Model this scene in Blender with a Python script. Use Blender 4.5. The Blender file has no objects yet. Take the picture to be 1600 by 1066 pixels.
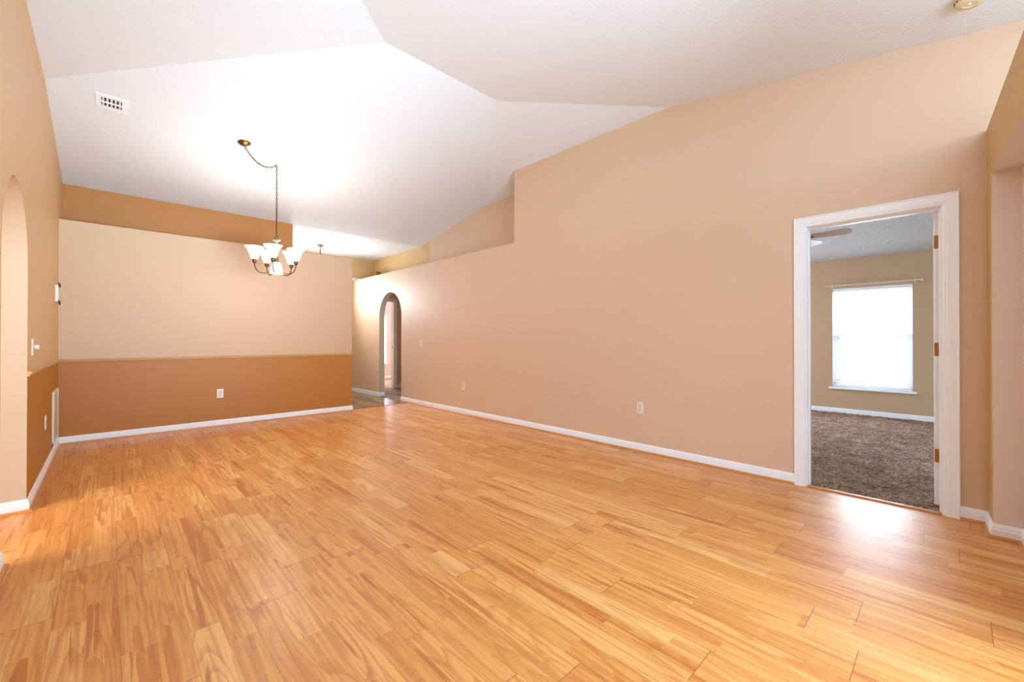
import bpy, math, random
from mathutils import Vector, Matrix
from mathutils.geometry import tessellate_polygon
random.seed(7)
S = bpy.context.scene
COL = S.collection

# ------------------------------------------------------------------ camera
F_PX, YAW, PITCH, ROLL, EYE = 658.4, 43.84, 0.285, -0.048, 1.1406
cam_data = bpy.data.cameras.new('camera')
cam_data.sensor_fit = 'HORIZONTAL'
cam_data.sensor_width = 36.0
cam_data.lens = 36.0 * F_PX / 1600.0
cam_data.shift_y = -5.5 / 1600.0
cam_data.clip_start = 0.02
cam = bpy.data.objects.new('camera', cam_data)
COL.objects.link(cam)
cam.location = (0, 0, EYE)
cam.rotation_mode = 'XYZ'
cam.rotation_euler = (math.radians(90 + PITCH), math.radians(ROLL), math.radians(-YAW))
S.camera = cam

# ------------------------------------------------------------------ world, exposure, lights
S.view_settings.view_transform = 'Standard'
S.view_settings.look = 'None'
S.view_settings.gamma = 1.0
S.view_settings.use_curve_mapping = False
S.view_settings.exposure = -0.06
wd = bpy.data.worlds.new('world')
S.world = wd
wd.use_nodes = True
bgn = wd.node_tree.nodes['Background']
bgn.inputs[0].default_value = (0.57, 0.77, 1.0, 1)
bgn.inputs[1].default_value = 9.3


def area(name, loc, rot, sx, sy, power, color, spread=180):
    l = bpy.data.lights.new(name, 'AREA')
    l.shape = 'RECTANGLE'
    l.size, l.size_y = sx, sy
    l.energy = power
    l.color = color
    l.spread = math.radians(spread)
    o = bpy.data.objects.new(name, l)
    o.location = loc
    o.rotation_euler = [math.radians(a) for a in rot]
    COL.objects.link(o)
    return o


COOL = (0.58, 0.80, 1.0)
# added lamps outside the patio doors behind the camera, tilted up to brighten the ceiling
area('patio_fill', (1.5, -1.00, 0.80), (118, 0, -3), 2.0, 0.9, 50, (0.58, 0.82, 1.0), 80)
area('patio_fill_far', (1.2, -1.05, 0.80), (109, 0, 4), 1.8, 0.9, 19, (0.58, 0.82, 1.0), 50)
# added fill with no fixture over the plant shelf, to brighten the ceiling
area('shelf_fill', (1.4, -0.98, 2.50), (148, 0, 0), 3.0, 0.3, 82, (0.50, 0.77, 1.0), 150)
# daylight at the bedroom window
area('daylight_bedroom', (8.62, 0.83, 1.2), (90, 0, 90), 1.2, 1.8, 65, (0.96, 0.97, 1.0))
area('bedroom_side_fill', (6.6, 3.42, 1.3), (-90, 0, 0), 1.4, 1.3, 24, (1.0, 0.97, 0.92))  # added fill for the bedroom, outside an unseen side opening
# daylight at the window beyond the small arch
area('daylight_hall_room', (5.35, 11.75, 1.15), (-90, 0, 0), 1.0, 1.5, 160, (0.97, 0.97, 1.0))
# daylight at the glass above the entry door
area('daylight_entry', (3.0, 9.45, 2.12), (-90, 0, 0), 1.0, 0.5, 110, (0.80, 0.90, 1.0))
# room beyond the big arch
area('daylight_left_room', (-2.2, 3.0, 2.3), (0, 0, 0), 1.4, 1.4, 86, (1.0, 0.99, 0.95))

# ------------------------------------------------------------------ dimensions
XR, XL, YB = 3.926, -0.382, 6.659
XR2, YBAND, YE = 4.377, 7.162, 9.235
ZS, ZF, ZR, YR = 2.44, 2.9525, 3.6216, 3.2597
PA, PB, PC = 0.1616, 0.217, (3.6216 - 2.9525) / (7.1624 - 3.2597)
XA, XB = 1.6552, 2.9126
WT = 0.115


# ------------------------------------------------------------------ helpers
def lin(c):
    c = c / 255.0
    return c / 12.92 if c <= 0.04045 else ((c + 0.055) / 1.055) ** 2.4


def rgb(r, g, b):
    return (lin(r), lin(g), lin(b), 1.0)


class MB:
    def __init__(self):
        self.v, self.f, self.m = [], [], []

    def add(self, vs, fs, m=0):
        b = len(self.v)
        self.v += [tuple(x) for x in vs]
        self.f += [tuple(b + i for i in f) for f in fs]
        self.m += [m] * len(fs)
        return self

    def box(self, x0, x1, y0, y1, z0, z1, m=0, bev=0.0):
        if bev <= 0:
            vs = [(x, y, z) for z in (z0, z1) for (x, y) in ((x0, y0), (x1, y0), (x1, y1), (x0, y1))]
            return self.add(vs, [(3, 2, 1, 0), (4, 5, 6, 7), (0, 1, 5, 4), (1, 2, 6, 5), (2, 3, 7, 6), (3, 0, 4, 7)], m)
        import bmesh
        bm = bmesh.new()
        bmesh.ops.create_cube(bm, size=1)
        for vv in bm.verts:
            vv.co = Vector(((x0 + x1) / 2 + vv.co.x * (x1 - x0), (y0 + y1) / 2 + vv.co.y * (y1 - y0), (z0 + z1) / 2 + vv.co.z * (z1 - z0)))
        bmesh.ops.bevel(bm, geom=list(bm.edges), offset=bev, segments=2, affect='EDGES', profile=0.7)
        bm.verts.index_update()
        self.add([v.co for v in bm.verts], [[v.index for v in f.verts] for f in bm.faces], m)
        bm.free()
        return self

    def tube(self, pts, r, n=8, m=0, closed=False, caps=True):
        pts = [Vector(p) for p in pts]
        N = len(pts)
        rs = r if isinstance(r, (list, tuple)) else [r] * N
        up = None
        vs = []
        for i, p in enumerate(pts):
            a = pts[(i - 1) % N] if (closed or i > 0) else p
            b = pts[(i + 1) % N] if (closed or i < N - 1) else p
            t = (b - a).normalized()
            if up is None:
                up = Vector((0, 0, 1)) if abs(t.z) < 0.9 else Vector((1, 0, 0))
            s = t.cross(up).normalized()
            up = s.cross(t).normalized()
            for k in range(n):
                an = 2 * math.pi * k / n
                vs.append(p + (s * math.cos(an) + up * math.sin(an)) * rs[i])
        fs = []
        for i in range(N if closed else N - 1):
            j = (i + 1) % N
            for k in range(n):
                fs.append((i * n + k, i * n + (k + 1) % n, j * n + (k + 1) % n, j * n + k))
        if caps and not closed:
            fs.append(tuple(range(n))[::-1])
            fs.append(tuple((N - 1) * n + k for k in range(n)))
        return self.add(vs, fs, m)

    def lathe(self, prof, c=(0, 0, 0), n=24, m=0, axis='z', capped=False):
        vs, fs = [], []
        for (r, h) in prof:
            for k in range(n):
                a = 2 * math.pi * k / n
                q = (r * math.cos(a), r * math.sin(a), h)
                if axis == 'x':
                    q = (q[2], q[0], q[1])
                elif axis == 'y':
                    q = (q[1], q[2], q[0])
                vs.append((q[0] + c[0], q[1] + c[1], q[2] + c[2]))
        for i in range(len(prof) - 1):
            for k in range(n):
                fs.append((i * n + k, i * n + (k + 1) % n, (i + 1) * n + (k + 1) % n, (i + 1) * n + k))
        if capped:
            fs.append(tuple(range(n))[::-1])
            fs.append(tuple((len(prof) - 1) * n + k for k in range(n)))
        return self.add(vs, fs, m)

    def torus(self, c, R, r, rot=None, stretch=1.0, n=12, k=6, m=0):
        M = rot or Matrix.Identity(3)
        pts = []
        for i in range(n):
            a = 2 * math.pi * i / n
            pts.append(Vector(c) + M @ Vector((R * math.cos(a), R * stretch * math.sin(a), 0)))
        return self.tube(pts, r, k, m, closed=True)

    def build(self, name, mats, parent=None, smooth=False, recalc=True):
        me = bpy.data.meshes.new(name)
        me.from_pydata(self.v, [], self.f)
        if not isinstance(mats, (list, tuple)):
            mats = [mats]
        for mt in mats:
            me.materials.append(mt)
        for i, p in enumerate(me.polygons):
            p.material_index = self.m[i]
        me.update()
        if recalc:
            import bmesh
            bm = bmesh.new()
            bm.from_mesh(me)
            bmesh.ops.recalc_face_normals(bm, faces=bm.faces)
            bm.to_mesh(me)
            bm.free()
        if smooth:
            me.polygons.foreach_set('use_smooth', [True] * len(me.polygons))
            try:
                me.set_sharp_from_angle(angle=math.radians(40))
            except Exception:
                pass
        o = bpy.data.objects.new(name, me)
        COL.objects.link(o)
        if parent is not None:
            o.parent = parent
        return o


def tag(o, label=None, cat=None, group=None, kind=None):
    if label:
        o['label'] = label
    if cat:
        o['category'] = cat
    if group:
        o['group'] = group
    if kind:
        o['kind'] = kind
    return o


def struct(o, label=None):
    o['kind'] = 'structure'
    if label:
        o['label'] = label
    return o


def empty(name, loc=(0, 0, 0), rz=0.0):
    o = bpy.data.objects.new(name, None)
    o.location = loc
    o.rotation_euler = (0, 0, rz)
    o.empty_display_size = 0.1
    COL.objects.link(o)
    return o


def slab(mb, loops, front, depth, axis, mf=0, ms=1, mbk=0):
    """thick wall: loops of (a, z); axis 'x' puts a along Y, axis 'y' puts a along X"""
    def P(a, z, d):
        return (d, a, z) if axis == 'x' else (a, d, z)
    flat = [p for l in loops for p in l]
    tris = tessellate_polygon([[Vector((a, z, 0)) for (a, z) in l] for l in loops])
    n = len(flat)
    vs = [P(a, z, front) for a, z in flat] + [P(a, z, front + depth) for a, z in flat]
    mb.add(vs, [tuple(t) for t in tris], mf)
    b = len(mb.v) - 2 * n
    mb.f += [tuple(b + n + i for i in t) for t in tris]
    mb.m += [mbk] * len(tris)
    off = 0
    for l in loops:
        k = len(l)
        for i in range(k):
            j = (i + 1) % k
            mb.f.append((b + off + i, b + off + j, b + n + off + j, b + n + off + i))
            mb.m.append(ms)
        off += k
    return mb


def sweep(path, prof, mp, side=1, m=0, mb=None):
    """sweep profile [(offset, height)] along a 2D polyline with mitred corners"""
    mb = mb or MB()
    N = len(path)
    pts = [Vector(p) for p in path]
    nor = []
    for i in range(N - 1):
        d = (pts[i + 1] - pts[i]).normalized()
        nor.append(Vector((-d.y, d.x)) * side)
    rows = []
    for i in range(N):
        if i == 0:
            mvec = nor[0]
        elif i == N - 1:
            mvec = nor[-1]
        else:
            s = nor[i - 1] + nor[i]
            mvec = s / max(1e-6, s.dot(nor[i]))
        rows.append([mp(pts[i].x + mvec.x * o, pts[i].y + mvec.y * o, h) for (o, h) in prof])
    K = len(prof)
    vs = [p for r in rows for p in r]
    fs = []
    for i in range(N - 1):
        for k in range(K):
            j = (k + 1) % K
            fs.append((i * K + k, i * K + j, (i + 1) * K + j, (i + 1) * K + k))
    fs.append(tuple(range(K)))
    fs.append(tuple((N - 1) * K + k for k in range(K))[::-1])
    return mb.add(vs, fs, m)


XY = lambda a, b, h: (a, b, h)


# ------------------------------------------------------------------ materials
def mat_base(name):
    m = bpy.data.materials.new(name)
    m.use_nodes = True
    nt = m.node_tree
    b = nt.nodes['Principled BSDF']
    return m, nt, b


class G:
    """small node-graph writer"""
    def __init__(self, nt):
        self.nt = nt

    def n(self, t, **kw):
        x = self.nt.nodes.new(t)
        for k, v in kw.items():
            setattr(x, k, v)
        return x

    def put(self, sock, v):
        if hasattr(v, 'is_output'):
            self.nt.links.new(v, sock)
        else:
            sock.default_value = v

    def math(self, op, a, b=None, c=None, clamp=False):
        x = self.n('ShaderNodeMath', operation=op, use_clamp=clamp)
        self.put(x.inputs[0], a)
        if b is not None:
            self.put(x.inputs[1], b)
        if c is not None:
            self.put(x.inputs[2], c)
        return x.outputs[0]

    def vec(self, x, y, z=0.0):
        c = self.n('ShaderNodeCombineXYZ')
        self.put(c.inputs[0], x)
        self.put(c.inputs[1], y)
        self.put(c.inputs[2], z)
        return c.outputs[0]

    def white(self, v):
        w = self.n('ShaderNodeTexWhiteNoise', noise_dimensions='3D')
        self.put(w.inputs['Vector'], v)
        return w.outputs['Value']

    def noise(self, v, scale, detail=2.0, rough=0.5, dist=0.0):
        w = self.n('ShaderNodeTexNoise')
        self.put(w.inputs['Vector'], v)
        w.inputs['Scale'].default_value = scale
        w.inputs['Detail'].default_value = detail
        w.inputs['Roughness'].default_value = rough
        w.inputs['Distortion'].default_value = dist
        return w.outputs[0]

    def mix(self, fac, a, b, mode='MIX'):
        x = self.n('ShaderNodeMix', data_type='RGBA', blend_type=mode)
        self.put(x.inputs[0], fac)
        self.put(x.inputs[6], a)
        self.put(x.inputs[7], b)
        return x.outputs[2]

    def ramp(self, fac, stops):
        r = self.n('ShaderNodeValToRGB')
        self.put(r.inputs[0], fac)
        e = r.color_ramp.elements
        while len(e) < len(stops):
            e.new(0.5)
        for i, (p, c) in enumerate(stops):
            e[i].position = p
            e[i].color = c
        return r.outputs[0]

    def smooth(self, v, lo, hi, a=0.0, b=1.0):
        x = self.n('ShaderNodeMapRange', interpolation_type='SMOOTHSTEP')
        self.put(x.inputs[0], v)
        for i, q in enumerate((lo, hi, a, b)):
            x.inputs[1 + i].default_value = q
        return x.outputs[0]

    def pos(self):
        return self.n('ShaderNodeNewGeometry').outputs['Position']

    def bump(self, h, strength, dist):
        b = self.n('ShaderNodeBump')
        b.inputs['Strength'].default_value = strength
        b.inputs['Distance'].default_value = dist
        self.put(b.inputs['Height'], h)
        return b.outputs[0]


def paint(name, col, rough=0.5, low=None, split=0.905, bump=0.25, spec=0.5):
    m, nt, b = mat_base(name)
    g = G(nt)
    p = g.pos()
    v = g.noise(p, 1.3, 2)
    c0 = g.mix(g.math('MULTIPLY', v, 0.10), col, tuple(x * 0.9 for x in col[:3]) + (1,))
    if low is not None:
        sx = g.n('ShaderNodeSeparateXYZ')
        g.put(sx.inputs[0], p)
        c0 = g.mix(g.math('LESS_THAN', sx.outputs[2], split), c0, low)
    g.put(b.inputs['Base Color'], c0)
    b.inputs['Roughness'].default_value = rough
    b.inputs['Specular IOR Level'].default_value = spec
    g.put(b.inputs['Normal'], g.bump(g.noise(p, 130, 2), bump, 0.002))
    return m


def plain(name, col, rough=0.4, metal=0.0, spec=0.5):
    m, nt, b = mat_base(name)
    g = G(nt)
    n = g.noise(g.pos(), 25, 3)
    g.put(b.inputs['Base Color'], g.mix(g.math('MULTIPLY', n, 0.12), col, tuple(x * 0.85 for x in col[:3]) + (1,)))
    b.inputs['Roughness'].default_value = rough
    b.inputs['Metallic'].default_value = metal
    b.inputs['Specular IOR Level'].default_value = spec
    return m


def wood_floor():
    m, nt, b = mat_base('laminate')
    g = G(nt)
    sx = g.n('ShaderNodeSeparateXYZ')
    g.put(sx.inputs[0], g.pos())
    x, y = sx.outputs[0], sx.outputs[1]
    BW, SW, BL, KL = 0.195, 0.0975, 1.21, 0.55
    xs = g.math('SUBTRACT', x, 0.04)
    bi = g.math('FLOOR', g.math('DIVIDE', xs, BW))
    si = g.math('FLOOR', g.math('DIVIDE', xs, SW))
    yo = g.math('ADD', y, g.math('MULTIPLY', g.white(g.vec(bi, 3.7)), BL))
    bk = g.math('FLOOR', g.math('DIVIDE', yo, BL))
    ys = g.math('ADD', y, g.math('MULTIPLY', g.white(g.vec(si, 9.1)), KL * 3))
    wob = g.math('MULTIPLY', g.white(g.vec(si, 1.7)), 0.5)
    sl = g.math('ADD', KL, wob)
    sk = g.math('FLOOR', g.math('DIVIDE', ys, sl))
    # a strip block never crosses the end of its board
    r1 = g.white(g.vec(si, sk, bk))
    r2 = g.white(g.vec(g.math('ADD', si, 40.3), sk, bk))
    # grain coordinates, offset per block
    gx = g.math('ADD', x, g.math('MULTIPLY', r1, 13.0))
    gy = g.math('ADD', y, g.math('MULTIPLY', r2, 17.0))
    # cathedral rings: contour lines of a stretched noise field
    field = g.noise(g.vec(g.math('MULTIPLY', gx, 7.0), g.math('MULTIPLY', gy, 0.85), g.math('MULTIPLY', r1, 7.0)), 1.0, 1.2, 0.4, 0.1)
    ring = g.math('FRACT', g.math('MULTIPLY', field, 12.0))
    ringd = g.math('MULTIPLY', g.math('MULTIPLY', g.smooth(ring, 0.45, 0.94), g.smooth(ring, 1.0, 0.95)), g.math('ADD', 0.25, r2))
    # long fibres
    fib = g.noise(g.vec(g.math('MULTIPLY', gx, 70.0), g.math('MULTIPLY', gy, 1.6), r2), 1.0, 3.0, 0.55)
    # heartwood: long sharp-edged streaks
    heart = g.noise(g.vec(g.math('MULTIPLY', gx, 17.0), g.math('MULTIPLY', gy, 1.0), g.math('MULTIPLY', r2, 5.0)), 1.0, 3.0, 0.5, 0.9)
    heartm = g.smooth(heart, 0.57, 0.63)
    # cross ripple
    rip = g.noise(g.vec(g.math('MULTIPLY', gx, 10.0), g.math('MULTIPLY', gy, 22.0), r1), 1.0, 2.0, 0.5)
    base = g.ramp(r1, [(0.0, rgb(*W_DARK)), (0.25, rgb(*W_MID)), (0.6, rgb(*W_LIGHT)), (1.0, rgb(*W_PALE))])
    c = g.mix(g.math('MULTIPLY', heartm, g.math('ADD', 0.35, g.math('MULTIPLY', r2, 0.5))), base, rgb(*W_HEART))
    c = g.mix(g.math('MULTIPLY', ringd, 0.36), c, rgb(*W_RING))
    c = g.mix(g.math('MULTIPLY', g.smooth(fib, 0.43, 0.64), 0.40), c, rgb(*W_RING))
    c = g.mix(g.math('MULTIPLY', g.smooth(rip, 0.5, 0.8), 0.16), c, rgb(*W_PALE))
    # knots
    vn = g.n('ShaderNodeTexVoronoi')
    g.put(vn.inputs['Vector'], g.vec(g.math('MULTIPLY', x, 2.4), g.math('MULTIPLY', y, 1.15), 0.0))
    vn.inputs['Scale'].default_value = 1.0
    kn = g.smooth(vn.outputs['Distance'], 0.055, 0.012)
    c = g.mix(g.math('MULTIPLY', kn, 0.55), c, rgb(120, 62, 22))
    # joints
    fx = g.math('FRACT', g.math('DIVIDE', xs, BW))
    ex = g.math('MULTIPLY', g.math('MINIMUM', fx, g.math('SUBTRACT', 1.0, fx)), BW)
    fy = g.math('FRACT', g.math('DIVIDE', yo, BL))
    ey = g.math('MULTIPLY', g.math('MINIMUM', fy, g.math('SUBTRACT', 1.0, fy)), BL)
    jx = g.smooth(ex, 0.0014, 0.0004)
    jy = g.smooth(ey, 0.0020, 0.0006)
    j = g.math('MAXIMUM', g.math('MULTIPLY', jx, 0.45), g.math('MULTIPLY', jy, 0.75))
    c = g.mix(j, c, rgb(112, 60, 22))
    g.put(b.inputs['Base Color'], c)
    g.put(b.inputs['Roughness'], g.math('ADD', 0.29, g.math('MULTIPLY', fib, 0.06)))
    b.inputs['Specular IOR Level'].default_value = 0.5
    g.put(b.inputs['Normal'], g.bump(g.math('SUBTRACT', 1.0, j), 0.08, 0.0006))
    return m


W_DARK = (226, 153, 80)
W_MID = (229, 158, 84)
W_LIGHT = (237, 167, 92)
W_PALE = (247, 188, 116)
W_HEART = (194, 106, 40)
W_RING = (184, 100, 38)


def carpet_mat(name='carpet_pile'):
    m, nt, b = mat_base(name)
    g = G(nt)
    p = g.pos()
    n1 = g.noise(p, 42, 3, 0.75)
    n2 = g.noise(p, 5, 3, 0.6)
    f = g.math('ADD', g.math('MULTIPLY', n1, 0.75), g.math('MULTIPLY', n2, 0.25))
    c = g.ramp(f, [(0.34, rgb(70, 50, 38)), (0.5, rgb(156, 124, 102)), (0.66, rgb(216, 188, 164))])
    g.put(b.inputs['Base Color'], c)
    b.inputs['Roughness'].default_value = 0.95
    b.inputs['Specular IOR Level'].default_value = 0.1
    g.put(b.inputs['Normal'], g.bump(n1, 1.0, 0.02))
    return m


def tile_mat():
    m, nt, b = mat_base('foyer_vinyl')
    g = G(nt)
    sx = g.n('ShaderNodeSeparateXYZ')
    g.put(sx.inputs[0], g.pos())
    row = g.math('FLOOR', g.math('DIVIDE', sx.outputs[0], 0.15))
    r = g.white(g.vec(row, g.math('FLOOR', g.math('DIVIDE', g.math('ADD', sx.outputs[1], g.math('MULTIPLY', g.white(g.vec(row, 2.0)), 1.2)), 1.2))))
    st = g.noise(g.vec(g.math('ADD', g.math('MULTIPLY', sx.outputs[0], 40), g.math('MULTIPLY', r, 30)), g.math('MULTIPLY', sx.outputs[1], 2.5)), 1.0, 3, 0.6)
    c = g.ramp(g.math('ADD', g.math('MULTIPLY', st, 0.7), g.math('MULTIPLY', r, 0.3)), [(0.25, rgb(106, 80, 56)), (0.55, rgb(154, 124, 92)), (0.8, rgb(184, 154, 120))])
    g.put(b.inputs['Base Color'], c)
    b.inputs['Roughness'].default_value = 0.22
    return m


def popcorn(name, col, scale, strength, fleck=0.0, dist=0.006):
    m, nt, b = mat_base(name)
    g = G(nt)
    p = g.pos()
    n = g.noise(p, scale, 3, 0.6)
    b.inputs['Base Color'].default_value = col
    if fleck:
        g.put(b.inputs['Base Color'], g.mix(g.math('MULTIPLY', g.smooth(n, 0.52, 0.36), fleck), col, tuple(x * 0.45 for x in col[:3]) + (1,)))
    b.inputs['Roughness'].default_value = 0.75
    b.inputs['Specular IOR Level'].default_value = 0.2
    g.put(b.inputs['Normal'], g.bump(g.smooth(n, 0.4, 0.65), strength, dist))
    return m


def glow_glass(name, col, strength, base=(0.95, 0.92, 0.86, 1)):
    m, nt, b = mat_base(name)
    b.inputs['Base Color'].default_value = base
    b.inputs['Roughness'].default_value = 0.25
    b.inputs['Emission Color'].default_value = col
    b.inputs['Emission Strength'].default_value = strength
    return m


def clear_glass(name):
    m, nt, b = mat_base(name)
    g = G(nt)
    tr = g.n('ShaderNodeBsdfTransparent')
    gl = g.n('ShaderNodeBsdfGlossy')
    gl.inputs['Roughness'].default_value = 0.02
    mx = g.n('ShaderNodeMixShader')
    mx.inputs[0].default_value = 0.05
    nt.links.new(tr.outputs[0], mx.inputs[1])
    nt.links.new(gl.outputs[0], mx.inputs[2])
    nt.links.new(mx.outputs[0], nt.nodes['Material Output'].inputs[0])
    return m


def slat_mat():
    m, nt, b = mat_base('blind_slat')
    g = G(nt)
    tl = g.n('ShaderNodeBsdfTranslucent')
    tl.inputs[0].default_value = (0.9, 0.92, 0.95, 1)
    b.inputs['Base Color'].default_value = (0.86, 0.87, 0.9, 1)
    b.inputs['Roughness'].default_value = 0.45
    mx = g.n('ShaderNodeMixShader')
    mx.inputs[0].default_value = 0.015
    nt.links.new(b.outputs[0], mx.inputs[1])
    nt.links.new(tl.outputs[0], mx.inputs[2])
    nt.links.new(mx.outputs[0], nt.nodes['Material Output'].inputs[0])
    return m


def tint(c, kr, kg, kb):
    return (min(0.9, c[0] * kr), min(0.9, c[1] * kg), min(0.9, c[2] * kb), 1.0)


TAN = tint(rgb(216, 180, 146), 1.10, 1.16, 1.24)
BROWN = tint(rgb(176, 116, 64), 1.12, 1.05, 0.46)
M_right = paint('paint_tan', TAN, 0.48)
M_back = paint('paint_beige_over_brown', tint(rgb(222, 186, 148), 0.91, 0.895, 0.92), 0.5, low=BROWN)
M_left = paint('paint_gold_over_brown', tint(rgb(214, 172, 122), 1.05, 1.09, 1.12), 0.5, low=tint(rgb(176, 116, 56), 1.08, 1.10, 0.34))
M_jamb = paint('paint_peach', tint(rgb(228, 192, 150), 0.78, 0.92, 1.08), 0.55, bump=0.5)
M_band = paint('paint_brown', tint(rgb(182, 124, 70), 1.06, 0.95, 0.58), 0.5)
M_tan_lit = paint('paint_tan_lit', tint(rgb(206, 170, 122), 1.06, 1.06, 1.0), 0.5)  # tan with the pendant's yellowish light mixed into the colour
M_front = paint('paint_gold', tint(rgb(222, 180, 126), 0.85, 0.86, 0.70), 0.5)
M_bed = paint('paint_khaki', tint(rgb(212, 191, 164), 0.9, 0.76, 0.64), 0.6)
M_reveal = paint('paint_pale_tan', rgb(234, 218, 206), 0.55, bump=0.5)
M_pink = paint('paint_blush', rgb(236, 214, 204), 0.6)
M_ceil = popcorn('ceiling_texture', rgb(240, 241, 245), 75, 0.35)
M_bedceil = popcorn('popcorn_texture', rgb(246, 243, 240), 34, 1.0, 0.25, 0.02)
M_white = plain('white_gloss_paint', rgb(252, 252, 254), 0.35)
M_plate = plain('white_plastic', rgb(240, 234, 226), 0.35)
M_cream = plain('cream_plastic', rgb(232, 214, 176), 0.4)
M_grille = plain('cream_metal', rgb(216, 196, 156), 0.45)
M_dark = plain('dark_slot', rgb(40, 32, 28), 0.7)
M_rail = plain('tan_rail_paint', rgb(208, 164, 106), 0.45)
M_shoe = plain('shoe_moulding', rgb(206, 136, 72), 0.35)
M_bronze = plain('antique_bronze', rgb(122, 88, 48), 0.32, 0.9)
M_nickel = plain('antique_nickel', rgb(112, 92, 68), 0.32, 0.8)
M_chain = plain('dark_chain', rgb(92, 72, 52), 0.45, 0.45)
M_brass = plain('brass', rgb(176, 124, 70), 0.4, 0.6)
M_vinylfr = plain('window_vinyl', rgb(226, 232, 242), 0.35)
M_rod = plain('rod_enamel', rgb(226, 208, 184), 0.35)
M_blade = plain('fan_blade', rgb(206, 176, 150), 0.3)
M_box = plain('varnished_wood', rgb(150, 100, 44), 0.4)
M_wood = wood_floor()
M_carpet = carpet_mat()
M_hallcarpet = carpet_mat('hall_carpet')
M_tile = tile_mat()
M_shade = glow_glass('lit_frosted_glass', (1.0, 0.86, 0.66, 1), 2.6)
M_pendglass = glow_glass('lit_opal_glass', (1.0, 0.88, 0.66, 1), 4.0)
M_glass = clear_glass('window_glass')
M_slat = slat_mat()
M_conc = plain('subfloor', rgb(150, 140, 128), 0.9)

# ------------------------------------------------------------------ floors
mb = MB()
mb.box(XL, XR + 0.02, -0.57, 6.78, -0.06, 0.0)
mb.box(-3.6, XL, 2.2, 5.6, -0.06, 0.0)
struct(mb.build('floor', M_wood), 'honey coloured laminate plank floor')
mb = MB()
mb.box(-3.0, XR, 6.78, YE, -0.06, -0.002)
struct(mb.build('floor_foyer', M_tile), 'grey brown plank floor beyond the dining wall')
mb = MB()
mb.box(XR, 5.6, 6.4, 9.0, -0.06, 0.003)
mb.box(4.02, 4.81, 9.0, 9.12, -0.06, 0.003)
mb.box(3.9, 7.2, 9.12, 11.5, -0.06, 0.003)
struct(mb.build('floor_hall', M_hallcarpet), 'brown carpet beyond the small arch')
mb = MB()
mb.box(XR + 0.02, 8.3, -2.0, 3.2, -0.06, -0.004)
struct(mb.build('floor_bedroom', M_conc))

# carpet pile: a fine uneven sheet
nx, ny = 150, 120
cx0, cx1, cy0, cy1 = 4.045, 8.19, -0.55, 2.2
vs, fs = [], []
for i in range(nx + 1):
    for jj in range(ny + 1):
        vs.append((cx0 + (cx1 - cx0) * i / nx, cy0 + (cy1 - cy0) * jj / ny, 0.012 + random.uniform(-0.004, 0.006)))
for i in range(nx):
    for jj in range(ny):
        a = i * (ny + 1) + jj
        fs.append((a, a + ny + 1, a + ny + 2, a + 1))
# tongue of carpet running into the doorway
b0 = len(vs)
tx, ty = 8, 26
for i in range(tx + 1):
    for jj in range(ty + 1):
        vs.append((3.958 + (cx0 + 0.004 - 3.958) * i / tx, 0.047 + (0.772 - 0.047) * jj / ty, 0.012 + random.uniform(-0.004, 0.006) - (0.012 if i == 0 else 0)))
for i in range(tx):
    for jj in range(ty):
        a = b0 + i * (ty + 1) + jj
        fs.append((a, a + ty + 1, a + ty + 2, a + 1))
cp = MB().add(vs, fs).build('carpet', M_carpet, smooth=True, recalc=False)
tag(cp, 'brown cut pile carpet covering the bedroom floor beyond the white doorway', 'carpet', kind='stuff')

# ------------------------------------------------------------------ ceilings
kB_A, kB_C, kE_A, kE_C = PB / PA, PB / PC, 1.0, PA / PC
x0, x1, yA, yD = -0.52, 4.50, -1.4, YBAND
zB1 = ZR - PB * (x1 - XB)
zE0 = ZR - PA * (XA - x0)
zA = ZR - PA * (YR - yA)
V = [
    (XA, YR, ZR), (XB, YR, ZR),                                # 0,1 ridge
    (x1, YR - kB_A * (x1 - XB), zB1), (x1, YR + kB_C * (x1 - XB), zB1),   # 2,3 hip ends right
    (x0, YR - kE_A * (XA - x0), zE0), (x0, YR + kE_C * (XA - x0), zE0),   # 4,5 hip ends left
    (x0, yA, zA), (x1, yA, zA),                                # 6,7
    (x0, yD, ZF), (x1, yD, ZF),                                # 8,9
    (-3.1, yD, ZF), (-3.1, 9.4, ZF), (x1, 9.4, ZF),            # 10,11,12
    (-3.1, 6.7, ZF), (x0, 6.7, ZF),                            # 13,14
]
Fc = [(0, 4, 6, 7, 2, 1), (1, 2, 3), (0, 1, 3, 9, 8, 5), (0, 5, 4), (8, 9, 12, 11, 10), (10, 8, 14, 13)]
ce = MB().add(V, Fc).build('ceiling', M_ceil, recalc=False)
sm = ce.modifiers.new('thick', 'SOLIDIFY')
sm.thickness = 0.10
sm.offset = 0.0
# keep the visible underside exactly on the planes: move the slab up by half its thickness
ce.location.z = 0.05
struct(ce, 'white textured vaulted ceiling')
ZBED = 2.385
mb = MB().box(XR + WT, 8.32, -2.0, 3.2, ZBED, ZBED + 0.08)
struct(mb.build('ceiling_bedroom', M_bedceil), 'white popcorn ceiling of the bedroom')
mb = MB().box(XR + WT, 5.6, 6.3, 9.0, 2.34, 2.40).box(3.9, 7.3, 9.12, 11.5, 2.44, 2.5)
struct(mb.build('ceiling_hall', M_ceil))
mb = MB().box(-3.7, XL - 0.117, 2.1, 5.7, 2.44, 2.52)
struct(mb.build('ceiling_kitchen', M_ceil))


# ------------------------------------------------------------------ walls
def arch(a0, a1, spring, n=24, top=None):
    """points of an arch opening from foot (a1, 0) up over to (a0, 0)"""
    r = (a1 - a0) / 2
    h = r if top is None else top - spring
    c = (a0 + a1) / 2
    return [(c + r * math.cos(math.pi * i / n), spring + h * math.sin(math.pi * i / n)) for i in range(n + 1)]


def ceilA(y): return ZR - PA * (YR - y)


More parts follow.
